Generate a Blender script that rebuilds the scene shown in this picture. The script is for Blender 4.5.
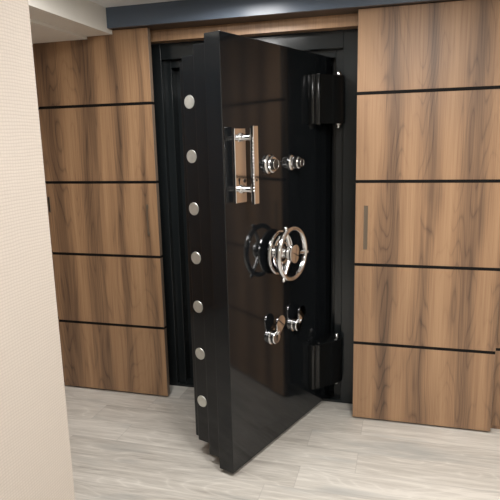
import bpy, bmesh, math, random
from mathutils import Vector, Matrix
random.seed(7)
PI = math.pi
scene = bpy.context.scene
for o in list(bpy.data.objects):
    bpy.data.objects.remove(o, do_unlink=True)
COL = scene.collection

# ------------------------------------------------------------------ camera
F_PX, YAW, PITCH, ROLL, DIST = 548.975, -0.275888, 0.193720, 0.0232097, 3.008586
cam_d = bpy.data.cameras.new('camera')
cam = bpy.data.objects.new('camera', cam_d); COL.objects.link(cam)
cam_d.sensor_fit = 'HORIZONTAL'; cam_d.sensor_width = 36.0
cam_d.lens = 36.0 * F_PX / 500.0
cam_d.clip_start = 0.02
fw = Vector((math.sin(YAW)*math.cos(PITCH), math.cos(YAW)*math.cos(PITCH), -math.sin(PITCH)))
rt = Vector((math.cos(YAW), -math.sin(YAW), 0.0))
dn = fw.cross(rt)
r2 = math.cos(ROLL)*rt + math.sin(ROLL)*dn
d2 = -math.sin(ROLL)*rt + math.cos(ROLL)*dn
cam.matrix_world = Matrix(((r2.x, -d2.x, -fw.x, 0.0), (r2.y, -d2.y, -fw.y, -DIST), (r2.z, -d2.z, -fw.z, 1.6), (0, 0, 0, 1)))
scene.camera = cam

# ------------------------------------------------------------------ world, view
w = bpy.data.worlds.new('world'); scene.world = w; w.use_nodes = True
w.node_tree.nodes['Background'].inputs[0].default_value = (0.9, 0.93, 1.0, 1)
w.node_tree.nodes['Background'].inputs[1].default_value = 0.1
scene.view_settings.view_transform = 'Standard'
scene.view_settings.look = 'None'
scene.view_settings.gamma = 1.0
scene.view_settings.use_curve_mapping = False
scene.view_settings.exposure = 0.80

# ------------------------------------------------------------------ room lamps and one added fill lamp (flush LED panels in the ceiling)
CEIL = 2.36
LAMPS = [  # x, y, half width, half length, watts, beam spread in degrees
    (-0.80, -0.42, 0.12, 0.12, 6.5, 170),
    (0.10, -1.50, 0.30, 0.30, 17.0, 180),
    (1.70, -1.90, 0.30, 0.30, 8.0, 180),
    (-1.15, -1.15, 0.15, 0.15, 11.0, 180),  # added fill lamp, out of view, brightens the floor and beam on the left
    (-0.42, -2.45, 0.12, 0.12, 2.5, 105),
    (0.60, -3.90, 0.30, 0.30, 18.0, 180),
]
for i, (lx, ly, hw, hl, pw, sd) in enumerate(LAMPS):
    ld = bpy.data.lights.new('ceiling_panel_light', 'AREA')
    ld.shape = 'RECTANGLE'; ld.size = hw*2-0.03; ld.size_y = hl*2-0.03
    ld.energy = pw; ld.spread = math.radians(sd); ld.color = (1.0, 0.98, 0.955)
    lo = bpy.data.objects.new('ceiling_panel_light', ld); COL.objects.link(lo)
    lo.location = (lx, ly, CEIL-0.022)

# ------------------------------------------------------------------ material helpers
def new_mat(name):
    m = bpy.data.materials.new(name); m.use_nodes = True
    nt = m.node_tree; b = nt.nodes['Principled BSDF']
    return m, nt, b
def N(nt, t, **kw):
    n = nt.nodes.new(t)
    for k, v in kw.items(): setattr(n, k, v)
    return n
def LK(nt, a, b): nt.links.new(a, b)
def math_n(nt, op, a, b=None, c=None):
    n = N(nt, 'ShaderNodeMath', operation=op)
    for i, v in enumerate((a, b, c)):
        if v is None: continue
        if isinstance(v, (int, float)): n.inputs[i].default_value = v
        else: LK(nt, v, n.inputs[i])
    return n.outputs[0]
def mixc(nt, fac, a, b, mode='MIX'):
    n = N(nt, 'ShaderNodeMix', data_type='RGBA', blend_type=mode)
    for i, v in ((0, fac), (6, a), (7, b)):
        if isinstance(v, (int, float)): n.inputs[i].default_value = v
        elif isinstance(v, tuple): n.inputs[i].default_value = (*v, 1) if len(v) == 3 else v
        else: LK(nt, v, n.inputs[i])
    return n.outputs[2]
def mapping(nt, src, scale=(1, 1, 1), loc=(0, 0, 0)):
    n = N(nt, 'ShaderNodeMapping'); n.inputs['Scale'].default_value = scale; n.inputs['Location'].default_value = loc
    LK(nt, src, n.inputs['Vector']); return n.outputs[0]
def noise(nt, vec, scale=1, detail=2, rough=0.5, dist=0.0):
    n = N(nt, 'ShaderNodeTexNoise'); n.inputs['Scale'].default_value = scale
    n.inputs['Detail'].default_value = detail; n.inputs['Roughness'].default_value = rough
    n.inputs['Distortion'].default_value = dist
    LK(nt, vec, n.inputs['Vector']); return n.outputs['Fac']
def ramp(nt, fac, stops):
    n = N(nt, 'ShaderNodeValToRGB'); cr = n.color_ramp
    while len(cr.elements) > 1: cr.elements.remove(cr.elements[-1])
    cr.elements[0].position = stops[0][0]
    for i, (p, c) in enumerate(stops):
        e = cr.elements[0] if i == 0 else cr.elements.new(p)
        e.color = (*c, 1) if isinstance(c, tuple) else (c, c, c, 1)
    LK(nt, fac, n.inputs[0]); return n.outputs[0]
def maprange(nt, v, a, b, c=0.0, d=1.0):
    n = N(nt, 'ShaderNodeMapRange'); LK(nt, v, n.inputs[0])
    for i, q in enumerate((a, b, c, d)): n.inputs[i+1].default_value = q
    return n.outputs[0]
def bump(nt, b, h, strength=0.2, dist=0.001):
    n = N(nt, 'ShaderNodeBump'); n.inputs['Strength'].default_value = strength; n.inputs['Distance'].default_value = dist
    LK(nt, h, n.inputs['Height']); LK(nt, n.outputs[0], b.inputs['Normal'])

def plain(name, col, rough=0.5, metal=0.0, mottled=0.06, scale=6.0, ior=1.5, coat=0.0):
    m, nt, b = new_mat(name)
    tc = N(nt, 'ShaderNodeTexCoord')
    n = noise(nt, tc.outputs['Object'], scale, 3)
    c = mixc(nt, n, tuple(x*(1-mottled) for x in col), tuple(min(1, x*(1+mottled)) for x in col))
    LK(nt, c, b.inputs['Base Color'])
    b.inputs['Roughness'].default_value = rough; b.inputs['Metallic'].default_value = metal
    b.inputs['IOR'].default_value = ior
    b.inputs['Coat Weight'].default_value = coat; b.inputs['Coat Roughness'].default_value = 0.05
    return m

def walnut(name, x0, width, bands, seed, tint=(1, 1, 1)):
    """Vertical grained walnut veneer; bands = darkness along the width."""
    m, nt, b = new_mat(name)
    tc = N(nt, 'ShaderNodeTexCoord'); P = tc.outputs['Object']
    sep = N(nt, 'ShaderNodeSeparateXYZ'); LK(nt, P, sep.inputs[0])
    wob = noise(nt, mapping(nt, P, (2.2, 2.2, 0.9), (seed, 0, seed)), 1, 2)
    wx = math_n(nt, 'ADD', sep.outputs[0], math_n(nt, 'MULTIPLY', math_n(nt, 'SUBTRACT', wob, 0.5), 0.16))
    u = maprange(nt, wx, x0, x0+width)
    broad = ramp(nt, u, bands)
    soft = noise(nt, mapping(nt, P, (9, 9, 0.5), (seed*2, 0, seed)), 1, 3, 0.6)
    fib = noise(nt, mapping(nt, P, (210, 210, 2.2), (seed, 0, 0)), 1, 3, 0.6)
    med = noise(nt, mapping(nt, P, (52, 52, 1.1), (seed, 0, 3)), 1, 2, 0.6)
    # cathedral contours: iso-lines of a slow, tall noise
    ring = noise(nt, mapping(nt, P, (5.0, 5.0, 0.55), (seed*3, 0, seed)), 1, 2.2, 0.5, 0.12)
    fr = math_n(nt, 'FRACT', math_n(nt, 'MULTIPLY', ring, 24.0))
    line = math_n(nt, 'POWER', math_n(nt, 'ABSOLUTE', math_n(nt, 'SUBTRACT', math_n(nt, 'MULTIPLY', fr, 2.0), 1.0)), 5.0)
    lw = math_n(nt, 'MULTIPLY', line, math_n(nt, 'ADD', math_n(nt, 'MULTIPLY', broad, 0.36), 0.03))
    v = math_n(nt, 'ADD', math_n(nt, 'MULTIPLY', broad, 0.92), math_n(nt, 'MULTIPLY', math_n(nt, 'SUBTRACT', soft, 0.5), 0.75))
    v = math_n(nt, 'ADD', v, math_n(nt, 'MULTIPLY', math_n(nt, 'SUBTRACT', fib, 0.5), 0.65))
    v = math_n(nt, 'ADD', v, math_n(nt, 'MULTIPLY', math_n(nt, 'SUBTRACT', med, 0.5), 0.55))
    v = math_n(nt, 'ADD', v, lw)
    t = tint
    c = ramp(nt, v, [(0.0, (0.46*t[0], 0.285*t[1], 0.165*t[2])), (0.30, (0.365*t[0], 0.217*t[1], 0.124*t[2])),
                     (0.62, (0.215*t[0], 0.128*t[1], 0.078*t[2])), (1.0, (0.095*t[0], 0.057*t[1], 0.038*t[2]))])
    LK(nt, c, b.inputs['Base Color'])
    b.inputs['Roughness'].default_value = 0.42
    bump(nt, b, fib, 0.12, 0.0006)
    return m

R_BANDS = [(0.0, 0.22), (0.12, 0.15), (0.17, 0.62), (0.24, 0.75), (0.29, 0.35), (0.36, 0.15), (0.44, 0.50), (0.50, 0.72),
           (0.56, 0.35), (0.64, 0.12), (0.70, 0.38), (0.77, 0.62), (0.84, 0.55), (0.90, 0.18), (0.96, 0.15), (1.0, 0.5)]
L_BANDS = [(0.0, 0.55), (0.10, 0.75), (0.18, 0.55), (0.26, 0.22), (0.34, 0.40), (0.42, 0.75), (0.49, 0.6), (0.56, 0.15),
           (0.63, 0.35), (0.68, 0.72), (0.73, 0.35), (0.80, 0.12), (0.87, 0.30), (0.92, 0.62), (0.97, 0.2), (1.0, 0.3)]
M = {}
M['walnut_r'] = walnut('walnut_right', 0.0, 0.745, R_BANDS, 3.1, (0.88, 0.865, 0.83))
M['walnut_l'] = walnut('walnut_left', 0.0, 0.756, L_BANDS, 8.7, (0.97, 0.96, 0.90))
M['walnut_w'] = walnut('walnut_wall', 0.0, 3.0, R_BANDS, 5.3, (1.0, 0.98, 0.93))
M['inlay'] = plain('black_inlay', (0.006, 0.005, 0.0045), 0.7, ior=1.25)
M['black_gloss'] = plain('black_gloss_paint', (0.0066, 0.0078, 0.0090), 0.09, 0, 0.1, 3, 1.43)
M['black_satin'] = plain('black_satin_paint', (0.014, 0.0168, 0.0178), 0.15, 0, 0.1, 3, 1.42)
M['hinge_black'] = plain('hinge_black_paint', (0.006, 0.0066, 0.0068), 0.14, 0, 0.1, 3, 1.42)
M['chrome'] = plain('polished_chrome', (0.70, 0.705, 0.715), 0.07, 1.0, 0.02)
M['steel'] = plain('brushed_steel', (0.66, 0.67, 0.63), 0.42, 0.8, 0.25, 30)
M['dark_metal'] = plain('dark_metal', (0.05, 0.05, 0.05), 0.25, 0.6)
M['pull'] = plain('bronze_pull', (0.19, 0.15, 0.11), 0.38, 0.5)
M['navy'] = plain('slate_blue_paint', (0.088, 0.115, 0.155), 0.33, 0, 0.05, 3)
M['brown_under'] = plain('brown_underside', (0.05, 0.035, 0.028), 0.4)
M['white'] = plain('ceiling_white', (0.86, 0.87, 0.88), 0.8)
M['cream'] = plain('cream_paint', (0.86, 0.83, 0.765), 0.7)
M['edge'] = plain('panel_edge_band', (0.22, 0.16, 0.115), 0.45)
M['black_void'] = plain('vault_lining', (0.01, 0.01, 0.011), 0.6)

# wallpaper: woven grid in relief
m, nt, b = new_mat('woven_wallpaper'); M['wallpaper'] = m
tc = N(nt, 'ShaderNodeTexCoord'); P = tc.outputs['Object']
dn_ = N(nt, 'ShaderNodeTexNoise'); dn_.inputs['Scale'].default_value = 9
LK(nt, P, dn_.inputs['Vector'])
mx = N(nt, 'ShaderNodeMix', data_type='VECTOR'); mx.inputs[0].default_value = 0.012
LK(nt, P, mx.inputs[4]); LK(nt, dn_.outputs['Color'], mx.inputs[5])
sp = N(nt, 'ShaderNodeSeparateXYZ'); LK(nt, mx.outputs[1], sp.inputs[0])
def ridge(ax, n):
    s = math_n(nt, 'SINE', math_n(nt, 'MULTIPLY', ax, n))
    return math_n(nt, 'POWER', math_n(nt, 'ABSOLUTE', s), 0.5)
hz = ridge(sp.outputs[2], PI/0.0082)
along = math_n(nt, 'ADD', sp.outputs[1], sp.outputs[0])
vt = ridge(along, PI/0.0095)
h = math_n(nt, 'MULTIPLY', hz, math_n(nt, 'ADD', math_n(nt, 'MULTIPLY', vt, 0.5), 0.5))
fleck = noise(nt, mapping(nt, P, (30, 30, 160)), 1, 3)
f2 = maprange(nt, fleck, 0.3, 0.7)
c = mixc(nt, h, (0.41, 0.36, 0.315), (0.51, 0.455, 0.40))
c = mixc(nt, math_n(nt, 'MULTIPLY', f2, 0.18), c, (0.42, 0.38, 0.34))
LK(nt, c, b.inputs['Base Color']); b.inputs['Roughness'].default_value = 0.75
bump(nt, b, h, 0.22, 0.0012)

# floor: grey-beige oak planks laid along the facade
m, nt, b = new_mat('grey_oak_planks'); M['floor'] = m
tc = N(nt, 'ShaderNodeTexCoord'); P = tc.outputs['Object']
sp = N(nt, 'ShaderNodeSeparateXYZ'); LK(nt, P, sp.inputs[0])
PW, PL = 0.185, 1.30
ry = math_n(nt, 'DIVIDE', math_n(nt, 'ADD', sp.outputs[1], 0.175), PW)
row = math_n(nt, 'FLOOR', ry)
# row offsets: seams at x=-.461 in rows -1 and -3, -.19 in rows 0 and -2 (as laid)
odd = math_n(nt, 'MODULO', math_n(nt, 'ADD', row, 400.0), 2.0)
third = math_n(nt, 'MODULO', math_n(nt, 'ADD', row, 402.0), 3.0)
off = math_n(nt, 'ADD', math_n(nt, 'MULTIPLY', odd, -0.27), math_n(nt, 'MULTIPLY', math_n(nt, 'FLOOR', math_n(nt, 'DIVIDE', math_n(nt, 'ADD', row, 3.0), 4.0)), 0.41))
rx = math_n(nt, 'DIVIDE', math_n(nt, 'SUBTRACT', math_n(nt, 'ADD', sp.outputs[0], 0.19), off), PL)
colm = math_n(nt, 'FLOOR', rx)
fy = math_n(nt, 'FRACT', ry); fx = math_n(nt, 'FRACT', rx)
ey = math_n(nt, 'MULTIPLY', math_n(nt, 'MINIMUM', fy, math_n(nt, 'SUBTRACT', 1.0, fy)), PW)
ex = math_n(nt, 'MULTIPLY', math_n(nt, 'MINIMUM', fx, math_n(nt, 'SUBTRACT', 1.0, fx)), PL)
edge = maprange(nt, math_n(nt, 'MINIMUM', ex, ey), 0.0005, 0.0030, 1.0, 0.0)
cmb = N(nt, 'ShaderNodeCombineXYZ'); LK(nt, row, cmb.inputs[0]); LK(nt, colm, cmb.inputs[1])
wn = N(nt, 'ShaderNodeTexWhiteNoise', noise_dimensions='3D'); LK(nt, cmb.outputs[0], wn.inputs['Vector'])
rnd = wn.outputs['Value']
sh = N(nt, 'ShaderNodeVectorMath', operation='SCALE'); LK(nt, wn.outputs['Color'], sh.inputs[0]); sh.inputs['Scale'].default_value = 20
ad = N(nt, 'ShaderNodeVectorMath', operation='ADD'); LK(nt, P, ad.inputs[0]); LK(nt, sh.outputs[0], ad.inputs[1])
Q = ad.outputs[0]
g1 = noise(nt, mapping(nt, Q, (1.6, 26, 1)), 1, 4, 0.62, 0.4)
g2 = noise(nt, mapping(nt, Q, (9, 130, 1)), 1, 4, 0.7)
rg = noise(nt, mapping(nt, Q, (1.3, 7, 1)), 1, 1.5, 0.5, 0.6)
rl = math_n(nt, 'POWER', math_n(nt, 'ABSOLUTE', math_n(nt, 'SUBTRACT', math_n(nt, 'MULTIPLY', math_n(nt, 'FRACT', math_n(nt, 'MULTIPLY', rg, 12.0)), 2.0), 1.0)), 4.0)
blot = noise(nt, mapping(nt, Q, (1.8, 8, 1)), 1, 2)
v = math_n(nt, 'ADD', math_n(nt, 'MULTIPLY', g1, 0.8), math_n(nt, 'MULTIPLY', g2, 0.48))
v = math_n(nt, 'ADD', v, math_n(nt, 'MULTIPLY', rl, 0.13))
v = math_n(nt, 'ADD', v, math_n(nt, 'MULTIPLY', math_n(nt, 'SUBTRACT', rnd, 0.5), 0.22))
c = ramp(nt, v, [(0.33, (0.32, 0.298, 0.265)), (0.49, (0.48, 0.45, 0.405)), (0.63, (0.57, 0.54, 0.49)), (0.82, (0.69, 0.66, 0.605))])
c = mixc(nt, maprange(nt, blot, 0.56, 0.76, 0, 0.7), c, (0.36, 0.37, 0.36))
c = mixc(nt, math_n(nt, 'MULTIPLY', edge, 0.5), c, (0.36, 0.335, 0.31))
LK(nt, c, b.inputs['Base Color'])
b.inputs['Roughness'].default_value = 0.38
bump(nt, b, math_n(nt, 'SUBTRACT', g2, edge), 0.12, 0.0008)

# ------------------------------------------------------------------ mesh helpers
def BM(): return bmesh.new()
def box(bm, x0, x1, y0, y1, z0, z1, bevel=0.0, seg=2):
    r = bmesh.ops.create_cube(bm, size=1.0)
    vs = r['verts']
    for v in vs:
        v.co = Vector((x0+(v.co.x+.5)*(x1-x0), y0+(v.co.y+.5)*(y1-y0), z0+(v.co.z+.5)*(z1-z0)))
    if bevel > 0:
        es = list({e for v in vs for e in v.link_edges})
        bmesh.ops.bevel(bm, geom=es, offset=bevel, segments=seg, profile=0.5, affect='EDGES')
    return bm
def axis_frame(a):
    a = a.normalized(); h = Vector((0, 0, 1)) if abs(a.z) < .9 else Vector((1, 0, 0))
    u = a.cross(h).normalized(); v = a.cross(u).normalized(); return u, v
def lathe(bm, c, axis, prof, n=40, flip=False):
    """prof: list of (radius, distance along axis); closes at radius 0."""
    axis = Vector(axis).normalized(); u, v = axis_frame(axis); c = Vector(c)
    rings = []
    for r, h in prof:
        if r < 1e-6: rings.append([bm.verts.new(c+axis*h)])
        else: rings.append([bm.verts.new(c+axis*h+u*r*math.cos(2*PI*k/n)+v*r*math.sin(2*PI*k/n)) for k in range(n)])
    for a, b_ in zip(rings, rings[1:]):
        for k in range(n):
            k2 = (k+1) % n
            if len(a) == 1 and len(b_) == 1: continue
            if len(a) == 1: bm.faces.new((a[0], b_[k2], b_[k]))
            elif len(b_) == 1: bm.faces.new((a[k], a[k2], b_[0]))
            else: bm.faces.new((a[k], a[k2], b_[k2], b_[k]))
    return bm
def tube(bm, p0, p1, r0, r1=None, n=20):
    p0, p1 = Vector(p0), Vector(p1); r1 = r0 if r1 is None else r1
    L = (p1-p0).length
    return lathe(bm, p0, p1-p0, [(0, 0), (r0, 0), (r1, L), (0, L)], n)
def torus(bm, c, axis, R, r, n=64, m_=16):
    axis = Vector(axis).normalized(); u, v = axis_frame(axis); c = Vector(c)
    g = []
    for i in range(n):
        a = 2*PI*i/n; dr = u*math.cos(a)+v*math.sin(a)
        g.append([bm.verts.new(c+dr*(R+r*math.cos(2*PI*j/m_))+axis*r*math.sin(2*PI*j/m_)) for j in range(m_)])
    for i in range(n):
        for j in range(m_):
            bm.faces.new((g[i][j], g[(i+1) % n][j], g[(i+1) % n][(j+1) % m_], g[i][(j+1) % m_]))
    return bm
def ball(bm, c, r, n=16):
    bmesh.ops.create_uvsphere(bm, u_segments=n, v_segments=n//2+2, radius=r, matrix=Matrix.Translation(c)); return bm
def prism(bm, pts, z0, z1, axis='Z', bevel=0.0):
    """closed outline extruded; axis Z: pts=(x,y). axis Y: pts=(x,z), z0..z1 are y."""
    def P3(p, h): return Vector((p[0], p[1], h)) if axis == 'Z' else Vector((p[0], h, p[1]))
    lo = [bm.verts.new(P3(p, z0)) for p in pts]; hi = [bm.verts.new(P3(p, z1)) for p in pts]
    f1 = bm.faces.new(lo[::-1]); f2 = bm.faces.new(hi); n = len(pts)
    for i in range(n): bm.faces.new((lo[i], lo[(i+1) % n], hi[(i+1) % n], hi[i]))
    if bevel > 0:
        es = list(set(f1.edges) | set(f2.edges))
        bmesh.ops.bevel(bm, geom=es, offset=bevel, segments=2, profile=0.5, affect='EDGES')
    return bm
def obj(name, bm, mat, parent=None, smooth=None):
    bmesh.ops.recalc_face_normals(bm, faces=bm.faces)
    me = bpy.data.meshes.new(name); bm.to_mesh(me); bm.free()
    mats = mat if isinstance(mat, (list, tuple)) else [mat]
    for q in mats: me.materials.append(q)
    if smooth is not None:
        for p in me.polygons: p.use_smooth = True
        me.set_sharp_from_angle(angle=math.radians(smooth))
    o = bpy.data.objects.new(name, me); COL.objects.link(o)
    if parent is not None: o.parent = parent
    return o
def tag(o, label=None, cat=None, group=None, kind=None):
    if label: o['label'] = label
    if cat: o['category'] = cat
    if group: o['group'] = group
    if kind: o['kind'] = kind
    return o
def thing(name, label, cat, loc=(0, 0, 0), rz=0.0, group=None):
    o = bpy.data.objects.new(name, None); COL.objects.link(o)
    o.empty_display_size = 0.1
    o.location = loc; o.rotation_euler = (0, 0, rz); return tag(o, label, cat, group)
def struct(name, bm, mat, label, cat='wall', smooth=None):
    return tag(obj(name, bm, mat, None, smooth), label, cat, None, 'structure')

# ------------------------------------------------------------------ the room
XR, XL, YB = 2.6, -3.2, -7.5
struct('floor', box(BM(), XL, XR, YB, 0.18, -0.05, 0.0), M['floor'], 'grey beige oak plank floor running along the wood wall', 'floor')
bm = BM(); box(bm, -1.645, XR, YB, 0.30, CEIL, CEIL+0.08)
struct('ceiling', bm, M['white'], 'plain white ceiling above the slate blue track cover', 'ceiling')
# left wall, covered in woven wallpaper, ends in a free corner before the wood wall
struct('wall_left', box(BM(), -1.05, -0.922, YB, -1.739, 0, CEIL), M['wallpaper'], 'cream woven wallpaper wall at the left edge', 'wall')
struct('wall_far_left', box(BM(), XL-0.1, XL, YB, 0.05, 0, CEIL), M['walnut_w'], 'walnut side wall of the alcove', 'wall')
struct('wall_right', box(BM(), XR, XR+0.1, YB, 0.30, 0, CEIL), M['cream'], 'cream wall on the right', 'wall')
struct('wall_front', box(BM(), XL, XR, YB-0.1, YB, 0, CEIL), M['cream'], 'cream wall behind the viewer', 'wall')
# lowered soffit and beam over the alcove
bm = BM()
box(bm, -1.81, -1.645, YB, 0.044, 2.226, CEIL+0.08)
box(bm, XL, -1.81, YB, 0.044, 2.212, CEIL+0.08)
struct('trim_1', bm, M['cream'], 'off white boxed beam and lowered soffit above the left wood door', 'beam')

JOINTS = [1.836, 1.380, 0.924, 0.468]
GAP = 0.0078
def boards(bm, x0, x1, y0, y1, z0, z1, bev=0.0012):
    zs = [z0] + [q for j in JOINTS[::-1] for q in (j-GAP, j+GAP)] + [z1]
    for k in range(0, len(zs), 2): box(bm, x0, x1, y0, y1, zs[k], zs[k+1], bev, 1)
    return bm
# fixed wood wall the doors slide in front of
W0 = 0.055
bm = boards(BM(), -0.10, XR, W0, W0+0.02, 0.022, 2.33)
box(bm, -0.10, XR, W0+0.006, W0+0.12, 0.0, 2.33)
struct('wall_back', bm, M['walnut_w'], 'fixed walnut wall panel behind the right sliding door', 'wall')
bm = boards(BM(), XL, -1.60, W0, W0+0.02, 0.022, 2.33)
box(bm, XL, -1.60, W0+0.006, W0+0.12, 0.0, 2.33)
struct('wall_back_left', bm, M['walnut_w'], 'fixed walnut wall panel behind the left sliding door', 'wall')
# black joint strips of the fixed wall
bm = BM()
for j in JOINTS:
    box(bm, -0.10, XR, W0+0.002, W0+0.0065, j-GAP, j+GAP); box(bm, XL, -1.60, W0+0.002, W0+0.0065, j-GAP, j+GAP)
struct('trim_2', bm, M['inlay'], 'black joint strips in the fixed walnut wall', 'trim')
# wood strip over the vault frame
struct('trim_3', box(BM(), -1.60, -0.10, 0.10, 0.178, 2.190, 2.33), M['walnut_w'], 'narrow horizontal walnut strip above the black vault frame', 'trim')
# track cover: slate blue front, brown underside
bm = BM(); box(bm, -1.645, XR, -0.055, -0.035, 2.2505, CEIL)
struct('trim_4', bm, M['navy'], 'slate blue track cover running below the ceiling', 'trim')
bm = BM(); box(bm, -1.645, XR, -0.035, 0.178, 2.2515, 2.262)
struct('trim_5', bm, M['brown_under'], 'dark brown underside of the slate blue track cover', 'trim')

# recessed LED panels of the room and the added fill lamp
lab = ['small square ceiling lamp nearest the vault door', 'large square ceiling lamp nearest the right wood door',
       'large square ceiling lamp farthest to the right', 'added medium square fill lamp beside the boxed beam', 'small square ceiling lamp beside the wallpaper wall', 'large square ceiling lamp behind the viewer'
]
m, nt, b = new_mat('led_diffuser'); M['led'] = m
tc = N(nt, 'ShaderNodeTexCoord'); nn = noise(nt, tc.outputs['Object'], 3, 1)
LK(nt, mixc(nt, nn, (0.98, 0.95, 0.92), (1, 0.98, 0.95)), b.inputs['Emission Color']); b.inputs['Emission Strength'].default_value = 3.0
for (lx, ly, hw, hl, pw, sd), t_ in zip(LAMPS, lab):
    t = thing('ceiling_lamp', t_, 'ceiling lamp', (lx, ly, CEIL-0.012), 0, 'square panel lamps in the ceiling')
    bm = BM()
    for s_ in (-1, 1):
        box(bm, -hw, hw, s_*hl-0.012, s_*hl+0.012, -0.006, 0.012); box(bm, s_*hw-0.012, s_*hw+0.012, -hl, hl, -0.006, 0.012)
    obj('frame', bm, M['white'], t)
    obj('diffuser', box(BM(), -hw+.012, hw-.012, -hl+.012, hl-.012, 0.0, 0.011), M['led'], t)

# ------------------------------------------------------------------ sliding doors
def sliding_door(x0, x1, mat, label, pulls):
    t = thing('sliding_door', label, 'sliding door', (x0, 0, 0), 0); t['kind'] = 'thing'
    w_ = x1-x0
    obj('panel', boards(BM(), 0, w_, 0, 0.034, 0.012, 2.2495), mat, t)
    for j in JOINTS:
        obj('inlay_strip', box(BM(), 0.0002, w_-0.0002, 0.0006, 0.0334, j-GAP-0.0005, j+GAP+0.0005), M['inlay'], t)
    for e0 in (-0.0012, w_):
        bm = BM(); zs = [0.0125] + [q for j in JOINTS[::-1] for q in (j-GAP, j+GAP)] + [2.249]
        for k in range(0, len(zs), 2): box(bm, e0, e0+0.0012, 0.0005, 0.0335, zs[k], zs[k+1])
        obj('edge_band', bm, M['edge'], t)
    for (px, pw, z0, z1, kind) in pulls:
        # flush pull: thin raised rim round a dished slot
        if kind == 'slot':
            bm = BM(); r = 0.0035
            box(bm, px, px+pw, -0.0015, 0.0, z0, z0+r); box(bm, px, px+pw, -0.0015, 0.0, z1-r, z1)
            box(bm, px, px+r, -0.0015, 0.0, z0, z1); box(bm, px+pw-r, px+pw, -0.0015, 0.0, z0, z1)
            h_ = obj('flush_pull', bm, M['pull'], t)
            obj('recess', box(BM(), px+r, px+pw-r, -0.0006, 0.0, z0+r, z1-r), M['dark_metal' if pw < 0.017 else 'pull'], h_)
        else:
            bm = BM(); xm = px+pw/2
            box(bm, xm-0.004, xm+0.004, -0.010, -0.005, z0, z1, 0.001)
            box(bm, xm-0.007, xm+0.007, -0.005, 0.0, z0-.004, z0+0.020, 0.001); box(bm, xm-0.007, xm+0.007, -0.005, 0.0, z1-0.020, z1+.004, 0.001)
            obj('flush_pull', bm, M['pull'], t)
    return t
sliding_door(-2.180, -1.4235, M['walnut_l'], 'left walnut sliding door with four black joints beside the wallpaper wall',
             [(-1.496+2.180, 0.014, 1.060, 1.243, 'bar'), (0.001, 0.016, 1.19, 1.29, 'slot')])
sliding_door(-0.2509, 0.4940, M['walnut_r'], 'right walnut sliding door beside the hinged side of the vault frame',
             [(-0.207+0.2509, 0.022, 1.010, 1.250, 'slot')])

# ------------------------------------------------------------------ vault frame
t = thing('door_frame', 'black stepped steel frame of the vault recessed between the walnut doors', 'vault frame', (-0.887, 0.18, 0))
def ring(bm, hw, top, sill, y0, y1, HW=0.90, TOP=2.19):
    box(bm, -HW, -hw, y0, y1, 0, TOP, 0.003, 2); box(bm, hw, HW, y0, y1, 0, TOP, 0.003, 2)
    box(bm, -hw, hw, y0, y1, top, TOP, 0.003, 2)
    if sill > 0: box(bm, -hw, hw, y0, y1, 0, sill, 0.003, 2)
    return bm
obj('outer_frame', ring(BM(), 0.544, 2.097, 0.014, 0.0, 0.042), M['black_satin'], t)
obj('door_rebate', ring(BM(), 0.498, 2.053, 0.014, 0.042, 0.125), M['black_satin'], t)
obj('inner_rebate', ring(BM(), 0.466, 2.020, 0.05, 0.125, 0.21), M['black_satin'], t)
obj('bolt_jamb', ring(BM(), 0.430, 1.985, 0.08, 0.21, 0.34), M['black_gloss'], t)
bm = BM(); X0, X1 = -0.887-0.80, -0.887+0.80
box(bm, X0, X0+.02, 0.52, 1.7, 0, 2.25); box(bm, X1-.02, X1, 0.52, 1.7, 0, 2.25)
box(bm, X0, X1, 1.68, 1.70, 0, 2.25); box(bm, X0, X1, 0.18, 1.70, -0.06, -0.001); box(bm, X0, X1, 0.52, 1.70, 2.25, 2.27)
box(bm, X0, X0+.10, 0.48, 0.52, 0, 2.27); box(bm, X1-.10, X1, 0.48, 0.52, 0, 2.27); box(bm, X0, X1, 0.48, 0.52, 2.19, 2.27)
struct('wall_vault', bm, M['black_void'], 'dark lining of the vault seen past the open door', 'wall')

# ------------------------------------------------------------------ vault door (local X = width from free edge, -Y = outward, Z up)
TH = math.radians(70.2937)
D = thing('vault_door', 'tall glossy black vault door standing open with chrome wheel and locks', 'vault door', (-0.75904, -0.71887, 0), TH); D['kind'] = 'thing'
WD, HT, HB = 1.0107, 2.0587, 0.020
obj('front_slab', box(BM(), 0, WD, 0, 0.085, HB, HT, 0.0025, 2), M['black_gloss'], D)
obj('plug_step', box(BM(), 0.030, WD-0.030, 0.085, 0.175, 0.052, 2.026, 0.004, 2), M['black_gloss'], D)
o_b = obj('bolt_block', box(BM(), 0.060, WD-0.060, 0.175, 0.270, 0.088, 1.988, 0.004, 2), M['black_gloss'], D)
obj('back_plate', box(BM(), 0.072, WD-0.072, 0.270, 0.297, 0.100, 1.966, 0.004, 2), M['black_gloss'], D)
for z in (1.787, 1.541, 1.296, 1.058, 0.813, 0.569, 0.313):
    bm = BM()
    lathe(bm, (0.060, 0.2330, z), (-1, 0, 0), [(0, -0.01), (0.0305, -0.01), (0.0305, 0.0005), (0.0285, 0.003), (0.0, 0.003)], 40)
    obj('locking_bolt', bm, M['steel'], D, 35)

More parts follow.
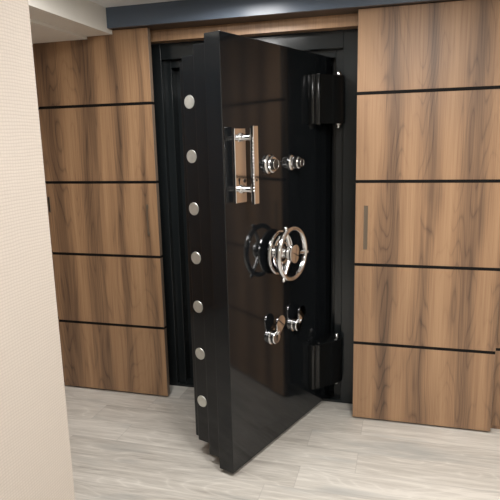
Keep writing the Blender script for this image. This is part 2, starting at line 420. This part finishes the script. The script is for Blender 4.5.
# hinges (block on the door face, rolled at its free end, chrome pin)
def hinge(z0, z1):
    pts = [(0.742, -0.002)]
    def arc(cx, cy, r, a0, a1, n=8):
        for k in range(n+1):
            a = math.radians(a0+(a1-a0)*k/n); pts.append((cx+r*math.cos(a), cy+r*math.sin(a)))
    arc(0.754, -0.022, 0.013, 175, 265)            # rolled bead
    pts.append((0.766, -0.032))                    # groove
    arc(0.781, -0.042, 0.014, 200, 290)
    pts.append((0.86, -0.092))
    arc(0.945, -0.088, 0.030, 250, 360)
    pts.append((0.992, -0.045)); pts.append((0.992, -0.002))
    h_ = obj('hinge', prism(BM(), pts, z0, z1, 'Z', 0.003), M['hinge_black'], D, 30)
    for zz, s_ in ((z1, 1), (z0, -1)):
        bm = BM()
        lathe(bm, (0.940, -0.083, zz), (0, 0, s_), [(0, 0), (0.021, 0), (0.021, 0.008), (0.014, 0.010), (0.014, 0.018), (0.009, 0.024), (0, 0.025)], 28)
        obj('hinge_pin', bm, M['chrome'], h_, 40)
    for zz, s_ in ((z1, 1), (z0, -1)):
        bm = BM()
        lathe(bm, (0.80, -0.035, zz), (0, 0, s_), [(0, 0), (0.010, 0), (0.009, 0.005), (0, 0.006)], 20)
        obj('cover_screw', bm, M['dark_metal'], h_, 40)
hinge(1.690, 1.945)
hinge(0.170, 0.440)

# pull handle: chrome back plate, two posts, square grip
HP = bpy.data.objects.new('pull_handle', None); COL.objects.link(HP); HP.parent = D; HP['label'] = 'polished chrome pull handle'
obj('back_plate', box(BM(), 0.078, 0.162, -0.006, 0.0, 1.330, 1.662, 0.002), M['chrome'], HP)
obj('grip', box(BM(), 0.115, 0.152, -0.082, -0.064, 1.326, 1.671, 0.002), M['chrome'], HP)
bm = BM()
for k in range(17): ball(bm, Vector((0.1145, -0.0785, 1.385+k*0.0145)), 0.0048, 8)
obj('grip_beading', bm, M['chrome'], HP, 60)
for z in (1.622, 1.392):
    bm = BM(); lathe(bm, (0.124, -0.006, z), (0, -1, 0), [(0.021, 0), (0.021, 0.004), (0.0145, 0.008), (0.0135, 0.044), (0.017, 0.058), (0, 0.060)], 28)
    obj('post', bm, M['chrome'], HP, 40)
bm = BM()
lathe(bm, (0.105, -0.006, 1.435), (0, -1, 0), [(0.0075, 0), (0.0075, 0.001), (0, 0.001)], 16); box(bm, 0.102, 0.108, -0.0072, -0.006, 1.413, 1.432)
obj('keyhole', bm, M['inlay'], HP)
bm = BM(); lathe(bm, (0.147, -0.006, 1.428), (0, -1, 0), [(0.009, 0), (0.009, 0.002), (0.0, 0.002)], 16)
obj('key_plug', bm, M['dark_metal'], HP)
bm = BM(); lathe(bm, (0.134, -0.082, 1.433), (0, -1, 0), [(0.006, 0), (0.005, 0.0012), (0, 0.0012)], 16)
obj('grip_screw', bm, M['inlay'], HP)

# combination dials
def dial(s, z, rr, rk, dep, end_r, label):
    e = bpy.data.objects.new('combination_dial', None); COL.objects.link(e); e.parent = D; e['label'] = label
    bm = BM(); lathe(bm, (s, 0, z), (0, -1, 0), [(rr, 0), (rr, 0.006), (rr-0.004, 0.010), (rr-0.009, 0.012), (rr-0.010, 0.017), (0, 0.017)], 48)
    obj('dial_ring', bm, M['chrome'], e, 35)
    # fluted knob
    bm = BM(); n = 72; lv = []
    for (r, h, amp) in [(rk*0.86, 0.017, 0), (rk, 0.020, 0.04), (rk, dep-0.006, 0.04), (rk*0.88, dep, 0.0)]:
        lv.append([bm.verts.new((s+r*(1+amp*math.cos(k*PI))*math.cos(2*PI*k/n), -h, z+r*(1+amp*math.cos(k*PI))*math.sin(2*PI*k/n))) for k in range(n)])
    for a, b_ in zip(lv, lv[1:]):
        for k in range(n): bm.faces.new((a[k], a[(k+1) % n], b_[(k+1) % n], b_[k]))
    bm.faces.new(lv[-1])
    obj('dial_knob', bm, M['chrome'], e)
    bm = BM(); lathe(bm, (s, 0, z), (0, -1, 0), [(end_r, dep), (end_r, dep+0.012), (end_r*0.8, dep+0.014), (0, dep+0.014)], 32)
    obj('dial_cap', bm, M['dark_metal'], e, 35)
    bm = BM(); torus(bm, (s, -dep-0.013, z), (0, 1, 0), end_r*0.9, 0.002, 32, 8)
    obj('cap_rim', bm, M['chrome'], e, 60)
dial(0.360, 1.493, 0.049, 0.040, 0.028, 0.027, 'wide chrome dial over the wheel')
dial(0.578, 1.492, 0.043, 0.029, 0.046, 0.020, 'slim chrome dial near the hinge')

# hand wheel
Wc = (0.412, 1.049); WO = 0.096
WH = bpy.data.objects.new('hand_wheel', None); COL.objects.link(WH); WH.parent = D; WH['label'] = 'large polished chrome three spoke wheel'
bm = BM(); lathe(bm, (Wc[0], 0, Wc[1]), (0, -1, 0), [(0.070, 0), (0.070, 0.018), (0, 0.018)], 48)
obj('collar', bm, M['dark_metal'], WH, 40)
bm = BM(); lathe(bm, (Wc[0], 0, Wc[1]), (0, -1, 0), [(0.070, 0.018), (0.112, 0.020), (0.116, 0.023), (0.116, 0.031), (0.112, 0.035), (0.104, 0.036), (0.100, 0.033),
                                                    (0.045, 0.031), (0.034, 0.036), (0.026, 0.044), (0.023, 0.070), (0, 0.070)], 72)
obj('flange', bm, M['chrome'], WH, 40)
bm = BM(); torus(bm, (Wc[0], -WO, Wc[1]), (0, 1, 0), 0.1275, 0.0135, 80, 18)
obj('rim', bm, M['chrome'], WH, 180)
for a in (-6, 114, 234):
    ca, sa = math.cos(math.radians(a)), math.sin(math.radians(a))
    bm = BM(); tube(bm, (Wc[0]+0.02*ca, -WO+0.006, Wc[1]+0.02*sa), (Wc[0]+0.143*ca, -WO, Wc[1]+0.143*sa), 0.0115, 0.0080)
    ball(bm, Vector((Wc[0]+0.148*ca, -WO, Wc[1]+0.148*sa)), 0.0105)
    obj('spoke', bm, M['chrome'], WH, 40)
bm = BM(); lathe(bm, (Wc[0], -WO+0.097, Wc[1]), (0, -1, 0), [(0.024, 0.060), (0.032, 0.072), (0.036, 0.085), (0.046, 0.098), (0.048, 0.110), (0.046, 0.116), (0.040, 0.118), (0, 0.118)], 48)
obj('hub', bm, M['chrome'], WH, 40)

# key locks with swing covers
def key_lock(s, z, ds, dz, label, rc=0.034):
    e = bpy.data.objects.new('key_lock', None); COL.objects.link(e); e.parent = D; e['label'] = label
    bm = BM(); lathe(bm, (s, 0, z), (0, -1, 0), [(0.042, 0), (0.042, 0.004), (0.035, 0.006), (0.035, 0.026), (0.031, 0.030), (0, 0.030)], 40)
    obj('lock_barrel', bm, M['chrome'], e, 40)
    bm = BM(); box(bm, s-0.003, s+0.003, -0.0312, -0.030, z-0.017, z+0.004)
    lathe(bm, (s, -0.030, z+0.006), (0, -1, 0), [(0.007, 0), (0.007, 0.0012), (0, 0.0012)], 16)
    obj('keyhole', bm, M['inlay'], e)
    # pear-shaped swing cover, rotated up
    cx, cz = s+ds, z+dz
    pts = []
    ang = math.atan2(dz, ds)
    for k in range(25):
        a = ang-PI*0.62+PI*1.24*k/24; pts.append((cx+rc*math.cos(a), cz+rc*math.sin(a)))
    for k in range(9):
        a = ang+PI*0.72+PI*0.56*k/8; pts.append((s+0.35*ds+0.015*math.cos(a), z+0.35*dz+0.015*math.sin(a)))
    c_ = obj('swing_cover', prism(BM(), pts, -0.039, -0.031, 'Y', 0.0015), M['chrome'], e, 35)
    bm = BM(); tube(bm, (s+0.35*ds, -0.0, z+0.35*dz), (s+0.35*ds, -0.042, z+0.35*dz), 0.008)
    obj('pivot_pin', bm, M['chrome'], e, 40)
key_lock(0.364, 0.610, 0.026, 0.072, 'chrome key lock below the wheel', 0.040)
key_lock(0.587, 0.613, 0.020, 0.068, 'chrome key lock nearer the hinge', 0.036)
